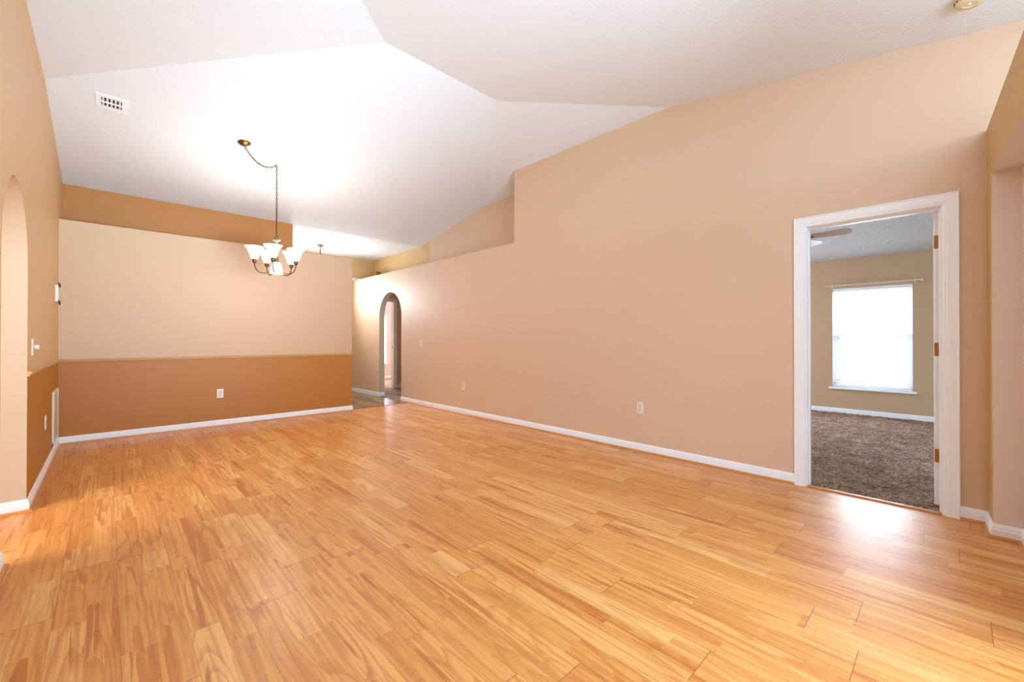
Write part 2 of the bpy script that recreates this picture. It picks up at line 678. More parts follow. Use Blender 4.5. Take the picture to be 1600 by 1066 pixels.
# right wall: doorway, tall part, shelf-height part with small arch
DY0, DY1, DZ = 0.020, 0.797, 2.037
zEave = ZR - PB * (XR - XB)
yh0 = YR - kB_A * (XR - XB)
YTALL = 4.048
out = [(-1.35, 2.30), (-0.157, 2.30), (-0.157, 0), (DY0, 0), (DY0, DZ), (DY1, DZ), (DY1, 0), (7.045, 0)]
out += arch(7.045, 7.925, 1.60, 28, 2.052)[::-1]
out += [(7.925, 0), (9.235, 0), (9.235, ZS), (YTALL, ZS), (YTALL, zEave + 0.03), (yh0, zEave + 0.03), (-1.35, ceilA(-1.35) + 0.03)]
mb = slab(MB(), [out], XR, WT, 'x', 0, 1, 2)
struct(mb.build('wall_right', [M_right, M_jamb, M_bed]), 'tan wall with doorway and small arch')
# return behind the end of the tall part, shelf behind the ledge, recessed upper wall
mb = MB()
mb.box(XR + WT, XR2, YTALL - 0.1, YTALL, ZS - 0.05, zEave - 0.03)
mb.box(XR + WT, 4.46, YTALL, 9.235, ZS - 0.04, ZS)
struct(mb.build('wall_shelf', M_right))
mb = MB()
def ceilR(y):
    z = min(ZR - PB * (XR2 - XB), ZR - PC * (y - YR))
    return max(z, ZF) + 0.03
ys = [3.9, YR + kB_C * (XR2 - XB), 6.80]
slab(mb, [[(3.9, ZS)] + [(6.80, ZS), (6.80, ceilR(6.80))] + [(ys[1], ceilR(ys[1])), (3.9, ceilR(3.9))]], XR2, 0.10, 'x', 0, 0, 0)
slab(mb, [[(6.80, ZS), (YE, ZS), (YE, ZF + 0.03), (YBAND, ZF + 0.03), (6.80, ceilR(6.80))]], XR2 + 0.03, 0.08, 'x', 1, 1, 1)
struct(mb.build('wall_upper_right', [M_right, M_tan_lit]), 'recessed tan wall above the plant ledge')

# back wall (dining): two-tone partition, its plant shelf and the brown upper band
PX = 2.832
mb = MB().box(XL, PX, YB, YB + 0.12, 0, ZS)
struct(mb.build('wall_back', M_back), 'beige over brown dining wall')
mb = MB().box(XL, 2.096, YB + 0.12, YBAND, ZS - 0.06, ZS)
struct(mb.build('wall_ledge', M_back))
mb = MB().box(XL, 2.096, YBAND, YBAND + 0.115, ZS - 0.06, ZF - 0.001)
struct(mb.build('wall_band', M_band), 'brown upper wall behind the plant ledge')

# left wall with the big arch
LY0, LY1 = 3.27, 4.237
yhl = YR + kE_C * (XA - XL)
zel = ZR - PA * (XA - XL)
out = [(-0.66, 0), (LY0, 0)] + arch(LY0, LY1, 1.60, 28, 2.075)[::-1] + [(LY1, 0), (YBAND + 0.115, 0), (YBAND + 0.115, ZF + 0.02),
       (YBAND, ZF + 0.03), (yhl, zel + 0.03), (YR - (XA - XL), zel + 0.03), (-0.66, ceilA(-0.66) + 0.03)]
mb = slab(MB(), [out], XL, -0.117, 'x', 0, 1, 1)
struct(mb.build('wall_left', [M_left, M_jamb]), 'gold tan wall with the big arch')

def FY(x, d=0.0): return -0.157 - 0.05 * (XR - x) - d


# front wall (beside and behind the camera): 2.44 m high with a recess for the patio doors
mb = MB()
slab(mb, [[(XL, 0), (0.15, 0), (0.15, 2.11), (3.70, 2.11), (3.70, 0), (XR, 0), (XR, ZS), (XL, ZS)]], 0.0, -0.113, 'y', 0, 1, 0)
slab(mb, [[(XL, 0), (0.25, 0), (0.25, 2.03), (2.35, 2.03), (2.35, 0), (XR, 0), (XR, ZS), (XL, ZS)]], -0.113, -0.10, 'y', 1, 1, 0)
mb.v = [(x, FY(x, -y), z) for x, y, z in mb.v]
struct(mb.build('wall_front', [M_front, M_reveal]), 'gold wall with recess at the right edge')
mb = MB().box(XL, XR, -1.3, -0.60, ZS - 0.08, ZS)
slab(mb, [[(XL - 0.1, ZS - 0.08), (XR, ZS - 0.08), (XR, ceilA(-1.3) + 0.02), (XL - 0.1, ceilA(-1.3) + 0.02)], [(0.2, 2.47), (3.4, 2.47), (3.4, 2.86), (0.2, 2.86)][::-1]], -1.3, -0.08, 'y')  # high opening is unseen, added to let light in
mb.box(XL - 0.1, XL, -1.3, -0.66, ZS - 0.08, ceilA(-0.66) + 0.02)
struct(mb.build('wall_upper_front', [M_right, M_right]))
mb = MB().box(-1.5, 5.0, -5.0, -0.56, -0.16, -0.07)  # unseen slab added to block sky light from below
struct(mb.build('ground_blocker', M_conc))

# foyer / entry end wall with a glass transom, and the far side of the kitchen
mb = MB()
slab(mb, [[(-3.0, 0), (XR + WT, 0), (XR + WT, 2.40), (4.52, 2.40), (4.52, ZF), (-3.0, ZF)],
          [(2.5, 1.88), (3.5, 1.88), (3.5, 2.36), (2.5, 2.36)][::-1]], YE, 0.11, 'y', 0, 0, 0)
struct(mb.build('wall_end', M_tan_lit), 'tan wall at the end of the foyer, yellow light in its colour')
mb = MB().box(-3.1, -3.0, 6.78, 9.35, 0, ZF).box(-3.0, XL - 0.117, 6.68, 6.78, 0, ZF)
struct(mb.build('wall_foyer', M_tan_lit))
fr = empty('window_3', (3.0, YE, 1.88))
struct(fr)
mb = MB()
sweep([(-0.5, 0), (0.5, 0), (0.5, 0.48), (-0.5, 0.48), (-0.5, 0.0001)], [(0, 0.0), (0.05, 0.0), (0.05, 0.06), (0, 0.06)], lambda a, b, h: (a, 0.02 + h, b), 1, 0, mb)
mb.box(-0.02, 0.02, 0.03, 0.07, 0.05, 0.43)
mb.build('window_frame', M_white, fr)
MB().box(-0.45, 0.45, 0.048, 0.054, 0.05, 0.43).build('pane', M_glass, fr)

# hall beyond the small arch and the room past its doorway
mb = MB()
slab(mb, [[(XR + WT, 0), (4.02, 0), (4.02, 2.03), (4.83, 2.03), (4.83, 0), (5.6, 0), (5.6, 2.40), (XR + WT, 2.40)]] if XR + WT < 4.02 else
         [[(4.02, 2.03), (4.83, 2.03), (4.83, 0), (5.6, 0), (5.6, 2.34), (4.02, 2.34)]], 9.0, 0.12, 'y', 0, 0, 1)
mb.box(5.5, 5.6, 6.3, 9.0, 0, 2.34)
mb.box(XR + WT, 5.6, 6.2, 6.3, 0, 2.34)
struct(mb.build('wall_hall', [M_right, M_pink]))
mb = MB()
slab(mb, [[(3.9, 0), (7.2, 0), (7.2, 2.44), (3.9, 2.44)], [(4.9, 0.45), (5.87, 0.45), (5.87, 1.84), (4.9, 1.84)][::-1]], 11.4, 0.12, 'y', 0, 0, 0)
mb.box(7.2, 7.3, 9.12, 11.5, 0, 2.44)
mb.box(5.6, 7.2, 9.0, 9.12, 0, 2.44)
mb.box(3.8, 3.9, 9.35, 11.5, 0, 2.44)
struct(mb.build('wall_den', M_pink))

# bedroom shell
XW = 8.20
def bz(z): return 1.1406 + (z - 1.1406) * 0.9888
WY0, WY1, WZ0, WZ1 = 0.372, 1.284, bz(0.402), bz(1.945)
mb = MB()
slab(mb, [[(-2.0, 0), (3.2, 0), (3.2, ZBED), (-2.0, ZBED)], [(WY0, WZ0), (WY1, WZ0), (WY1, WZ1), (WY0, WZ1)][::-1]], XW, 0.12, 'x', 0, 1, 0)
mb.box(XR + WT, XW, -2.1, -2.0, 0, ZBED)
slab(mb, [[(XR + WT, 0), (XW, 0), (XW, ZBED), (XR + WT, ZBED)], [(5.9, 0.6), (7.3, 0.6), (7.3, 1.95), (5.9, 1.95)][::-1]], 3.2, 0.1, 'y')  # unseen side opening, added for the bedroom fill lamp
struct(mb.build('wall_bedroom', [M_bed, M_white]), 'khaki bedroom wall with the window')

# kitchen room beyond the big arch
mb = MB().box(-3.7, -3.6, 2.1, 5.7, 0, 2.44).box(-3.6, XL - 0.117, 2.1, 2.2, 0, 2.44).box(-3.6, XL - 0.117, 5.6, 5.7, 0, 2.44)
struct(mb.build('wall_kitchen', M_left))

# ------------------------------------------------------------------ baseboards, shoe mouldings, chair rail
BB = [(0, 0.0), (0.014, 0.0), (0.014, 0.050), (0.0115, 0.055), (0.0115, 0.066), (0.008, 0.074), (0.004, 0.083), (0, 0.083)]
QR = [(0.013, 0.0), (0.030, 0.0), (0.0285, 0.008), (0.024, 0.0145), (0.013, 0.018)]


def base(name, path, side, shoe=None, m=M_white):
    struct(sweep(path, BB, XY, side).build(name, m))
    if shoe:
        struct(sweep(path, QR, XY, side).build(shoe, M_shoe))


base('baseboard_left', [(XL - 0.117, LY1), (XL, LY1), (XL, YB), (PX, YB), (PX, YB + 0.12)], -1, 'trim_1')
base('baseboard_pier', [(XL, -0.30), (XL, LY0), (XL - 0.117, LY0)], -1, 'trim_2')
base('baseboard_right', [(XR, 7.045), (XR, 0.857)], -1, 'trim_3')
base('baseboard_front', [(XR, -0.037), (XR, FY(XR)), (3.70, FY(3.70)), (3.70, FY(3.70, 0.113)), (2.35, FY(2.35, 0.113))], -1, 'trim_4')
base('baseboard_foyer', [(XR, YE), (XR, 7.925), (XR + WT, 7.925)], -1)
base('baseboard_bedroom', [(XW, 3.2), (XW, -2.0)], -1)
base('baseboard_den', [(3.9, 11.4), (7.2, 11.4)], -1)
base('baseboard_hall', [(5.5, 6.3), (5.5, 9.0), (4.91, 9.0)], 1)
CR = [(0, 0.893), (0.010, 0.893), (0.013, 0.900), (0.013, 0.908), (0.022, 0.913), (0.022, 0.921), (0.016, 0.926), (0, 0.926)]
struct(sweep([(XL, LY1), (XL, YB), (PX, YB)], CR, XY, -1).build('trim_5', M_rail), 'tan chair rail')
# reducer strips where the laminate stops
mb = sweep([(3.915, 0.045), (3.915, 0.774)], [(0, 0.0), (0, 0.006), (-0.012, 0.010), (-0.040, 0.010), (-0.046, 0.0)], XY, 1)
struct(mb.build('trim_6', M_shoe))
mb = MB().box(PX - 0.02, XR, 6.765, 6.79, 0.0, 0.004)
struct(mb.build('trim_7', plain('dark_reducer', rgb(96, 62, 36), 0.4)))

# ------------------------------------------------------------------ bedroom doorway
d1 = empty('door_1', (XR, 0.41, 0))
struct(d1, 'white cased doorway to the bedroom')
def W(y): return y - 0.41
CAS = [(0, 0.0), (0, 0.006), (0.006, 0.011), (0.016, 0.011), (0.022, 0.0145), (0.050, 0.0165), (0.062, 0.0165), (0.068, 0.020), (0.074, 0.019), (0.074, 0.0)]
cpath = [(W(0.783), 0), (W(0.783), 2.018), (W(0.035), 2.018), (W(0.035), 0)]
sweep(cpath, CAS, lambda a, b, h: (-h, a, b), -1).build('casing', M_white, d1)
sweep(cpath, CAS, lambda a, b, h: (WT + h, a, b), -1).build('casing', M_white, d1)
mb = MB()
mb.box(0.0, WT, W(0.774), W(0.797), 0, DZ).box(0.0, WT, W(DY0), W(0.043), 0, DZ).box(0.0, WT, W(0.043), W(0.774), 2.014, DZ)
mb.build('jamb', M_white, d1)
mb = MB()
mb.box(0.035, 0.068, W(0.762), W(0.774), 0.0, 2.014).box(0.035, 0.068, W(0.043), W(0.055), 0.0, 2.014).box(0.035, 0.068, W(0.055), W(0.762), 2.002, 2.014)
mb.build('door_stop', M_white, d1)
# leaf standing open at a right angle into the bedroom
LX0, LX1, LYa, LYb = 0.128, 0.845, W(0.046), W(0.0825)
mb = MB().box(LX0, LX1, LYa, LYb, 0.025, 2.008, 0, 0.002)
for sgn, yy in ((1, LYb), (-1, LYa)):
    for (px0, px1) in ((0.10, 0.33), (0.39, 0.62)):
        for (pz0, pz1) in ((0.22, 0.80), (0.92, 1.52), (1.62, 1.88)):
            path = [(LX0 + px0, pz0), (LX0 + px1, pz0), (LX0 + px1, pz1), (LX0 + px0, pz1), (LX0 + px0, pz0 + 1e-4)]
            sweep(path, [(0, -0.001), (0, 0.004), (0.012, 0.006), (0.024, 0.002), (0.024, -0.001)], lambda a, b, h, s=sgn, q=yy: (a, q + s * h, b), 1, 0, mb)
leaf = mb.build('door_leaf', M_white, d1)
pv = Vector((LX0 - 0.006, LYa - 0.001, 0))
Rl = Matrix.Rotation(math.radians(-5), 3, 'Z')
leaf.rotation_euler = (0, 0, math.radians(-5))
leaf.location = pv - Rl @ pv
for hz in (1.806, 1.077, 0.357):
    mb = MB()
    mb.box(LX0 - 0.0025, LX0, LYa + 0.004, LYb - 0.004, hz - 0.045, hz + 0.045, 0, 0.001)
    mb.tube([(LX0 - 0.006, LYa - 0.001, hz - 0.046), (LX0 - 0.006, LYa - 0.001, hz + 0.046)], 0.0055, 10)
    mb.tube([(LX0 - 0.006, LYa - 0.001, hz + 0.046), (LX0 - 0.006, LYa - 0.001, hz + 0.052)], 0.004, 8)
    for s in (-0.03, 0.0, 0.03):
        mb.lathe([(0.0, -0.0036), (0.0036, -0.0030), (0.004, -0.002)], (LX0 - 0.001, LYa + 0.018 + (0.006 if s == 0 else -0.004), hz + s), 8, axis='x')
    h = mb.build('hinge', M_brass, leaf, True)
    h['label'] = 'brass hinge with rounded plate'
mb = MB()
for sgn, yy in ((1, LYb), (-1, LYa)):
    prof = [(0.0, 0.0), (0.032, 0.0), (0.032, 0.006), (0.012, 0.010), (0.011, 0.03), (0.024, 0.038), (0.028, 0.05), (0.022, 0.062), (0.0, 0.066)]
    mb.lathe([(r, sgn * q) for r, q in prof], (LX1 - 0.065, yy, 0.96), 16, axis='y')
mb.build('door_knob', M_brass, leaf, True)

# doorway at the end of the hall
d2 = empty('door_2', (4.425, 9.0, 0))
struct(d2, 'white cased doorway seen through the small arch')
sweep([(-0.395, 0), (-0.395, 2.02), (0.395, 2.02), (0.395, 0)], CAS, lambda a, b, h: (a, -h, b), 1).build('casing', M_white, d2)
mb = MB().box(-0.405, -0.387, 0, 0.12, 0, 2.03).box(0.387, 0.405, 0, 0.12, 0, 2.03).box(-0.387, 0.387, 0, 0.12, 2.012, 2.03)
jb = mb.build('jamb', M_white, d2)
mb = MB().box(0.3835, 0.387, 0.045, 0.075, 0.92, 0.98)
mb.build('strike_plate', M_brass, d2)

# ------------------------------------------------------------------ bedroom window, blind, curtain rod
w1 = empty('window_1', (XW, (WY0 + WY1) / 2, WZ0))
struct(w1, 'bright single hung bedroom window')
hw, hh = (WY1 - WY0) / 2, WZ1 - WZ0
mid = bz(1.20) - WZ0
mb = MB()
ring = lambda x0_, x1_, y0_, y1_, z0_, z1_, t: (mb.box(x0_, x1_, y0_, y0_ + t, z0_, z1_), mb.box(x0_, x1_, y1_ - t, y1_, z0_, z1_),
                                               mb.box(x0_, x1_, y0_ + t, y1_ - t, z0_, z0_ + t), mb.box(x0_, x1_, y0_ + t, y1_ - t, z1_ - t, z1_))
ring(0.06, 0.118, -hw, hw, 0.0, hh, 0.022)
mb.build('window_frame', M_vinylfr, w1)
mb = MB()
ring(0.092, 0.116, -hw + 0.022, hw - 0.022, mid - 0.012, hh - 0.022, 0.045)
up = mb.build('upper_sash', M_vinylfr, w1)
mb = MB()
ring(0.064, 0.088, -hw + 0.022, hw - 0.022, 0.022, mid + 0.034, 0.052)
for k in range(1, 6):
    yy = -hw + 0.058 + (2 * hw - 0.116) * k / 6
    mb.box(0.072, 0.080, yy - 0.004, yy + 0.004, 0.058, mid - 0.014)
lo = mb.build('lower_sash', M_vinylfr, w1)
MB().box(0.102, 0.106, -hw + 0.05, hw - 0.05, mid + 0.018, hh - 0.052).build('pane', M_glass, up)
MB().box(0.081, 0.085, -hw + 0.056, hw - 0.056, 0.056, mid - 0.012).build('pane', M_glass, lo)
for (yy, zz) in ((0.30, mid - 0.035), (-0.30, mid - 0.03), (0.30, 0.10)):
    MB().box(0.052, 0.064, hw - 0.075 - 0.012 if yy > 0 else -hw + 0.135 - 0.012, hw - 0.075 + 0.012 if yy > 0 else -hw + 0.135 + 0.012, zz - 0.007, zz + 0.007, 0, 0.002).build('sash_clip', M_dark, lo)['label'] = 'small dark sash clip'
mb = MB().box(-0.055, 0.06, -hw - 0.045, hw + 0.045, -0.030, -0.002, 0, 0.006)
mb.build('sill', M_white, w1)

bl = empty('window_blind', (XW, (WY0 + WY1) / 2, WZ0))
tag(bl, 'white horizontal slat blind lowered inside the bedroom window', 'blind')
MB().box(0.005, 0.050, -hw + 0.006, hw - 0.006, hh - 0.048, hh - 0.003, 0, 0.003).build('headrail', M_white, bl)
mb = MB()
nsl = 40
for k in range(nsl):
    zc = 0.045 + (hh - 0.11) * k / (nsl - 1)
    tilt = math.radians(18)
    w_, t_ = 0.0175, 0.0012
    c_, s_ = math.cos(tilt), math.sin(tilt)
    xm = 0.030
    vs = []
    for yy in (-hw + 0.010, hw - 0.010):
        for (q, r) in ((-w_, -t_), (0, 0.0022 - t_), (w_, -t_), (w_, t_), (0, 0.0022 + t_), (-w_, t_)):
            vs.append((xm + q * c_ - r * s_, yy, zc + q * s_ + r * c_))
    fs = [tuple(range(6)), tuple(range(6, 12))[::-1]] + [(a, (a + 1) % 6, 6 + (a + 1) % 6, 6 + a) for a in range(6)]
    mb.add(vs, fs)
mb.build('slats', M_slat, bl)
MB().box(0.012, 0.048, -hw + 0.010, hw - 0.010, 0.006, 0.026, 0, 0.003).build('bottom_rail', M_white, bl)
for yy in (-0.30, 0.0, 0.30):
    MB().tube([(0.010, yy, 0.02), (0.010, yy, hh - 0.045)], 0.0010, 5).build('ladder_cord', M_white, bl)
MB().tube([(0.004, -0.33, hh - 0.05), (0.0, -0.33, hh - 0.60)], 0.0035, 6).build('tilt_wand', M_white, bl)

cr = empty('curtain_rod', (XW, 0.815, bz(1.99)))
tag(cr, 'thin cream curtain rod on brackets above the bedroom window blind', 'curtain rod')
MB().tube([(-0.075, -0.515, 0), (-0.075, 0.515, 0)], 0.011, 10).build('rod', M_rod, cr, True)
for s in (-1, 1):
    MB().lathe([(0.0085, 0.0), (0.012, 0.004 * s), (0.009, 0.012 * s), (0.019, 0.022 * s), (0.021, 0.034 * s), (0.012, 0.048 * s), (0.0, 0.055 * s)], (-0.075, 0.515 * s, 0), 14, axis='y').build('finial', M_rod, cr, True)
    mb = MB().box(-0.004, 0.0, 0.47 * s - 0.012, 0.47 * s + 0.012, -0.035, 0.03)
    mb.tube([(-0.002, 0.47 * s, -0.012), (-0.05, 0.47 * s, -0.018), (-0.078, 0.47 * s, -0.012), (-0.086, 0.47 * s, 0.004)], 0.004, 8)
    mb.build('bracket', M_rod, cr)

# window of the room beyond the small arch
w2 = empty('window_2', (5.385, 11.4, 0.45))
struct(w2, 'white window glimpsed through the small arch')
mb = MB()
for a in ((-0.485, -0.45, 0.03, 0.10, 0, 1.39), (0.45, 0.485, 0.03, 0.10, 0, 1.39), (-0.45, 0.45, 0.03, 0.10, 0, 0.035), (-0.45, 0.45, 0.03, 0.10, 1.355, 1.39), (-0.45, 0.45, 0.04, 0.09, 0.68, 0.72)):
    mb.box(*a)
mb.build('window_frame', M_vinylfr, w2)
MB().box(-0.45, 0.45, 0.06, 0.064, 0.035, 1.355).build('pane', M_glass, w2)
MB().box(-0.53, 0.53, -0.05, 0.03, -0.03, -0.002, 0, 0.005).build('sill', M_white, w2)


# ------------------------------------------------------------------ chandelier
def px_dir():
    y = math.radians(YAW)
    return Vector((math.sin(y), math.cos(y), 0)), Vector((math.cos(y), -math.sin(y), 0))


VD, RD = px_dir()
HX, HY = 1.429, 5.482
HZ = ZR - PC * (HY - YR)
CX, CY = 1.062, 5.300
CZ = ZR - PC * (CY - YR)
ch = empty('chandelier', (HX, HY, 1.90))
tag(ch, 'five arm bronze chandelier with lit white bell shades hanging on a swagged chain', 'chandelier')


def L(x, y, z): return (x - HX, y - HY, z - 1.90)


# canopy dish lying against the sloping ceiling
mb = MB()
mb.lathe([(0.0, -0.030), (0.012, -0.030), (0.014, -0.024), (0.030, -0.022), (0.036, -0.016), (0.052, -0.013), (0.060, -0.006), (0.063, 0.0), (0.0, 0.0)], (0, 0, 0), 28)
slope = math.atan(PC)
Rm = Matrix.Rotation(-slope, 3, 'X')
mb.v = [tuple(Rm @ Vector(p) + Vector(L(CX, CY, CZ))) for p in mb.v]
mb.build('canopy', M_bronze, ch, True)
# white ceiling hook
mb = MB()
mb.lathe([(0.0, 0.0), (0.014, 0.0), (0.014, -0.004), (0.005, -0.012), (0.005, -0.03), (0.0, -0.03)], L(HX, HY, HZ + 0.002), 12)
mb.tube([L(HX, HY, HZ - 0.026)] + [L(HX + 0.014 * math.sin(a) * RD.x, HY + 0.014 * math.sin(a) * RD.y, HZ - 0.044 + 0.014 * math.cos(a)) for a in [math.radians(t) for t in range(0, 271, 30)]], 0.0028, 6)
mb.build('ceiling_hook', M_plate, ch, True)


def chain_links(path, pitch=0.032):
    pts = [Vector(p) for p in path]
    d = [0.0]
    for a, b in zip(pts, pts[1:]):
        d.append(d[-1] + (b - a).length)
    tot = d[-1]
    n = max(1, int(tot / pitch))
    mb = MB()
    def at(s):
        for i in range(len(d) - 1):
            if s <= d[i + 1] or i == len(d) - 2:
                f = (s - d[i]) / max(1e-9, d[i + 1] - d[i])
                return pts[i].lerp(pts[i + 1], f), (pts[i + 1] - pts[i]).normalized()
    for k in range(n):
        p, t = at(tot * (k + 0.5) / n)
        q = t.to_track_quat('Y', 'Z').to_matrix()
        if k % 2:
            q = q @ Matrix.Rotation(math.radians(90), 3, 'Y')
        mb.torus(p, 0.0095, 0.0030, q, 2.1, 12, 6)
    return mb


sw0 = Vector(L(CX, CY + 0.004, CZ - 0.03))
sw1 = Vector(L(HX, HY, HZ - 0.052))
sw = []
for i in range(25):
    f = i / 24
    p = sw0.lerp(sw1, f)
    p.z -= 0.105 * 4 * f * (1 - f)
    sw.append(p)
rod_top = 1.1406 + (527.5 - 322) / 658.4 * 4.98
chain_links(sw).build('swag_chain', M_chain, ch, True)
chain_links([L(HX, HY, HZ - 0.052), L(HX, HY, rod_top + 0.01)]).build('drop_chain', M_chain, ch, True)
mb = MB()
mb.tube(sw, 0.0016, 5)
mb.tube([L(HX, HY, HZ - 0.056), L(HX, HY, rod_top)], 0.0016, 5)
mb.build('supply_cord', M_bronze, ch)
zt = 2.385
mb = MB()
mb.tube([L(HX, HY, zt), L(HX, HY, rod_top - 0.016)], 0.0075, 10)
mb.torus(L(HX, HY, rod_top - 0.004), 0.011, 0.003, Matrix.Rotation(math.radians(90), 3, 'X'), 1.0, 14, 6)
mb.build('stem', M_bronze, ch, True)
# turned body
zb0 = 1.962
prof = [(0.0, zt + 0.005), (0.010, zt), (0.012, zt - 0.012), (0.008, zt - 0.022), (0.014, zt - 0.034), (0.036, zt - 0.056), (0.047, zt - 0.066), (0.046, zt - 0.078), (0.034, zt - 0.088),
        (0.026, zt - 0.10), (0.022, zt - 0.15), (0.030, zt - 0.18), (0.020, zt - 0.21), (0.014, 2.10), (0.022, 2.085), (0.026, 2.06), (0.020, 2.045), (0.0, 2.045)]
MB().lathe([(r, z - 1.90) for r, z in prof], (0, 0, 0), 24).build('body', M_nickel, ch, True)
# glowing down-bell in the middle with its rim
prof = [(0.020, 2.048), (0.040, 2.040), (0.052, 2.010), (0.058, 1.975), (0.066, 1.945), (0.076, 1.922), (0.074, 1.920), (0.063, 1.944), (0.055, 1.974), (0.049, 2.008), (0.038, 2.035), (0.018, 2.043)]
db = MB().lathe([(r, z - 1.90) for r, z in prof], (0, 0, 0), 28).build('down_shade', M_shade, ch, True)
MB().torus((0, 0, 0.0185), 0.077, 0.0045, None, 1.0, 32, 8).build('rim_ring', M_nickel, db, True)
# arms, cups and shades
AR = 0.222
first = math.atan2(-HY, -HX)
for k in range(5):
    an = first - math.radians(9) + math.radians(72 * k)
    ux, uy = math.cos(an), math.sin(an)
    pr = [(0.074, 1.928), (0.095, 1.915), (0.130, 1.908), (0.165, 1.912), (0.195, 1.930), (0.214, 1.962), (0.222, 2.000), (0.222, 2.022)]
    # smooth the profile
    pp = []
    for i in range(len(pr) - 1):
        for t in (0, 0.5):
            pp.append((pr[i][0] * (1 - t) + pr[i + 1][0] * t, pr[i][1] * (1 - t) + pr[i + 1][1] * t))
    pp.append(pr[-1])
    arm = MB().tube([(r * ux, r * uy, z - 1.90) for r, z in pp], 0.0065, 8).build('arm', M_nickel, ch, True)
    c = (AR * ux, AR * uy, 0)
    MB().lathe([(0.0, 2.012), (0.012, 2.012), (0.020, 2.022), (0.024, 2.036), (0.022, 2.050), (0.026, 2.056), (0.0, 2.056)], (c[0], c[1], -1.90), 18).build('socket_cup', M_nickel, arm, True)
    sp = [(0.022, 2.052), (0.034, 2.066), (0.045, 2.090), (0.053, 2.120), (0.063, 2.150), (0.078, 2.178), (0.098, 2.199), (0.096, 2.201), (0.075, 2.181), (0.060, 2.152), (0.050, 2.121), (0.042, 2.091), (0.031, 2.069), (0.0, 2.062)]
    MB().lathe([(r, z - 1.90) for r, z in sp], c, 28).build('glass_shade', M_shade, arm, True)
    l = bpy.data.lights.new('chandelier_bulb', 'POINT')
    l.energy, l.color, l.shadow_soft_size = 5.6, (0.92, 0.98, 1.0), 0.03
    lo_ = bpy.data.objects.new('chandelier_bulb', l)
    lo_.location = (c[0], c[1], 0.235)
    lo_.parent = ch
    COL.objects.link(lo_)
l = bpy.data.lights.new('chandelier_down_bulb', 'POINT')
l.energy, l.color, l.shadow_soft_size = 13.0, (1.0, 0.96, 0.88), 0.03
lo_ = bpy.data.objects.new('chandelier_down_bulb', l)
lo_.location = (0, 0, -0.01)
lo_.parent = ch
COL.objects.link(lo_)

# ------------------------------------------------------------------ pendant in the foyer, behind the dining wall
pe = empty('pendant_light', (2.95, 8.405, 1.95))
tag(pe, 'slim pendant light whose ceiling canopy and rod rise behind the dining wall', 'pendant light')
MB().lathe([(0.0, 1.0025), (0.060, 1.0025), (0.060, 0.995), (0.045, 0.985), (0.018, 0.965), (0.010, 0.955), (0.0, 0.955)], (0, 0, 0), 20).build('canopy', M_chain, pe, True)
MB().tube([(0, 0, 0.22), (0, 0, 0.96)], 0.009, 8).build('rod', M_chain, pe, True)
MB().lathe([(0.0, 0.24), (0.02, 0.235), (0.04, 0.20), (0.09, 0.12), (0.13, 0.03), (0.135, 0.0), (0.13, 0.0), (0.125, 0.03), (0.085, 0.115), (0.035, 0.19), (0.0, 0.20)], (0, 0, 0), 24).build('glass_shade', M_pendglass, pe, True)
l = bpy.data.lights.new('pendant_bulb', 'SPOT')
l.spot_size, l.spot_blend = math.radians(165), 0.5
l.energy, l.color, l.shadow_soft_size = 30.0, (1.0, 0.96, 0.85), 0.06
lo_ = bpy.data.objects.new('pendant_bulb', l)
lo_.location = (0.0, -0.12, 0.33)
lo_.rotation_euler = (math.pi, 0, 0)
lo_.parent = pe
COL.objects.link(lo_)

l = bpy.data.lights.new('pendant_glow', 'POINT')
l.energy, l.color, l.shadow_soft_size = 11.0, (1.0, 0.86, 0.62), 0.06
lo_ = bpy.data.objects.new('pendant_glow', l)
lo_.location = (0.0, 0.0, -0.09)
lo_.parent = pe
COL.objects.link(lo_)

# ------------------------------------------------------------------ ceiling register, smoke detector
vx, vy = 0.020, 5.256
ve = empty('ceiling_vent', (vx, vy, ZR - PC * (vy - YR)))
ve.rotation_euler = (-slope, 0, 0)
tag(ve, 'small white air register with dark louvres on the sloping ceiling near the left wall', 'ceiling vent')
mb = MB()
a, b_ = 0.105, 0.068
for q in ((-a, a, -a, -b_), (-a, a, b_, a), (-a, -b_, -b_, b_), (b_, a, -b_, b_)):
    mb.box(q[0], q[1], q[2], q[3], -0.007, 0.0)
mb.build('frame', M_white, ve)
MB().box(-b_, b_, -b_, b_, -0.0015, -0.0005).build('duct_shade', M_dark, ve)['label'] = 'dark sheet for the shade in the duct'  # dark sheet standing in for shade behind the louvres
mb = MB()
for k in range(5):
    xx = -b_ + 0.0136 + 2 * b_ * k / 5
    vs = []
    for yy in (-b_, b_):
        vs += [(xx - 0.008, yy, -0.003), (xx - 0.0065, yy, -0.003), (xx + 0.0065, yy, -0.011), (xx + 0.005, yy, -0.011)]
    mb.add(vs, [(0, 1, 2, 3), (7, 6, 5, 4), (0, 4, 5, 1), (1, 5, 6, 2), (2, 6, 7, 3), (3, 7, 4, 0)])
mb.box(-b_, b_, -0.004, 0.004, -0.012, -0.002)
mb.build('louvres', M_white, ve)

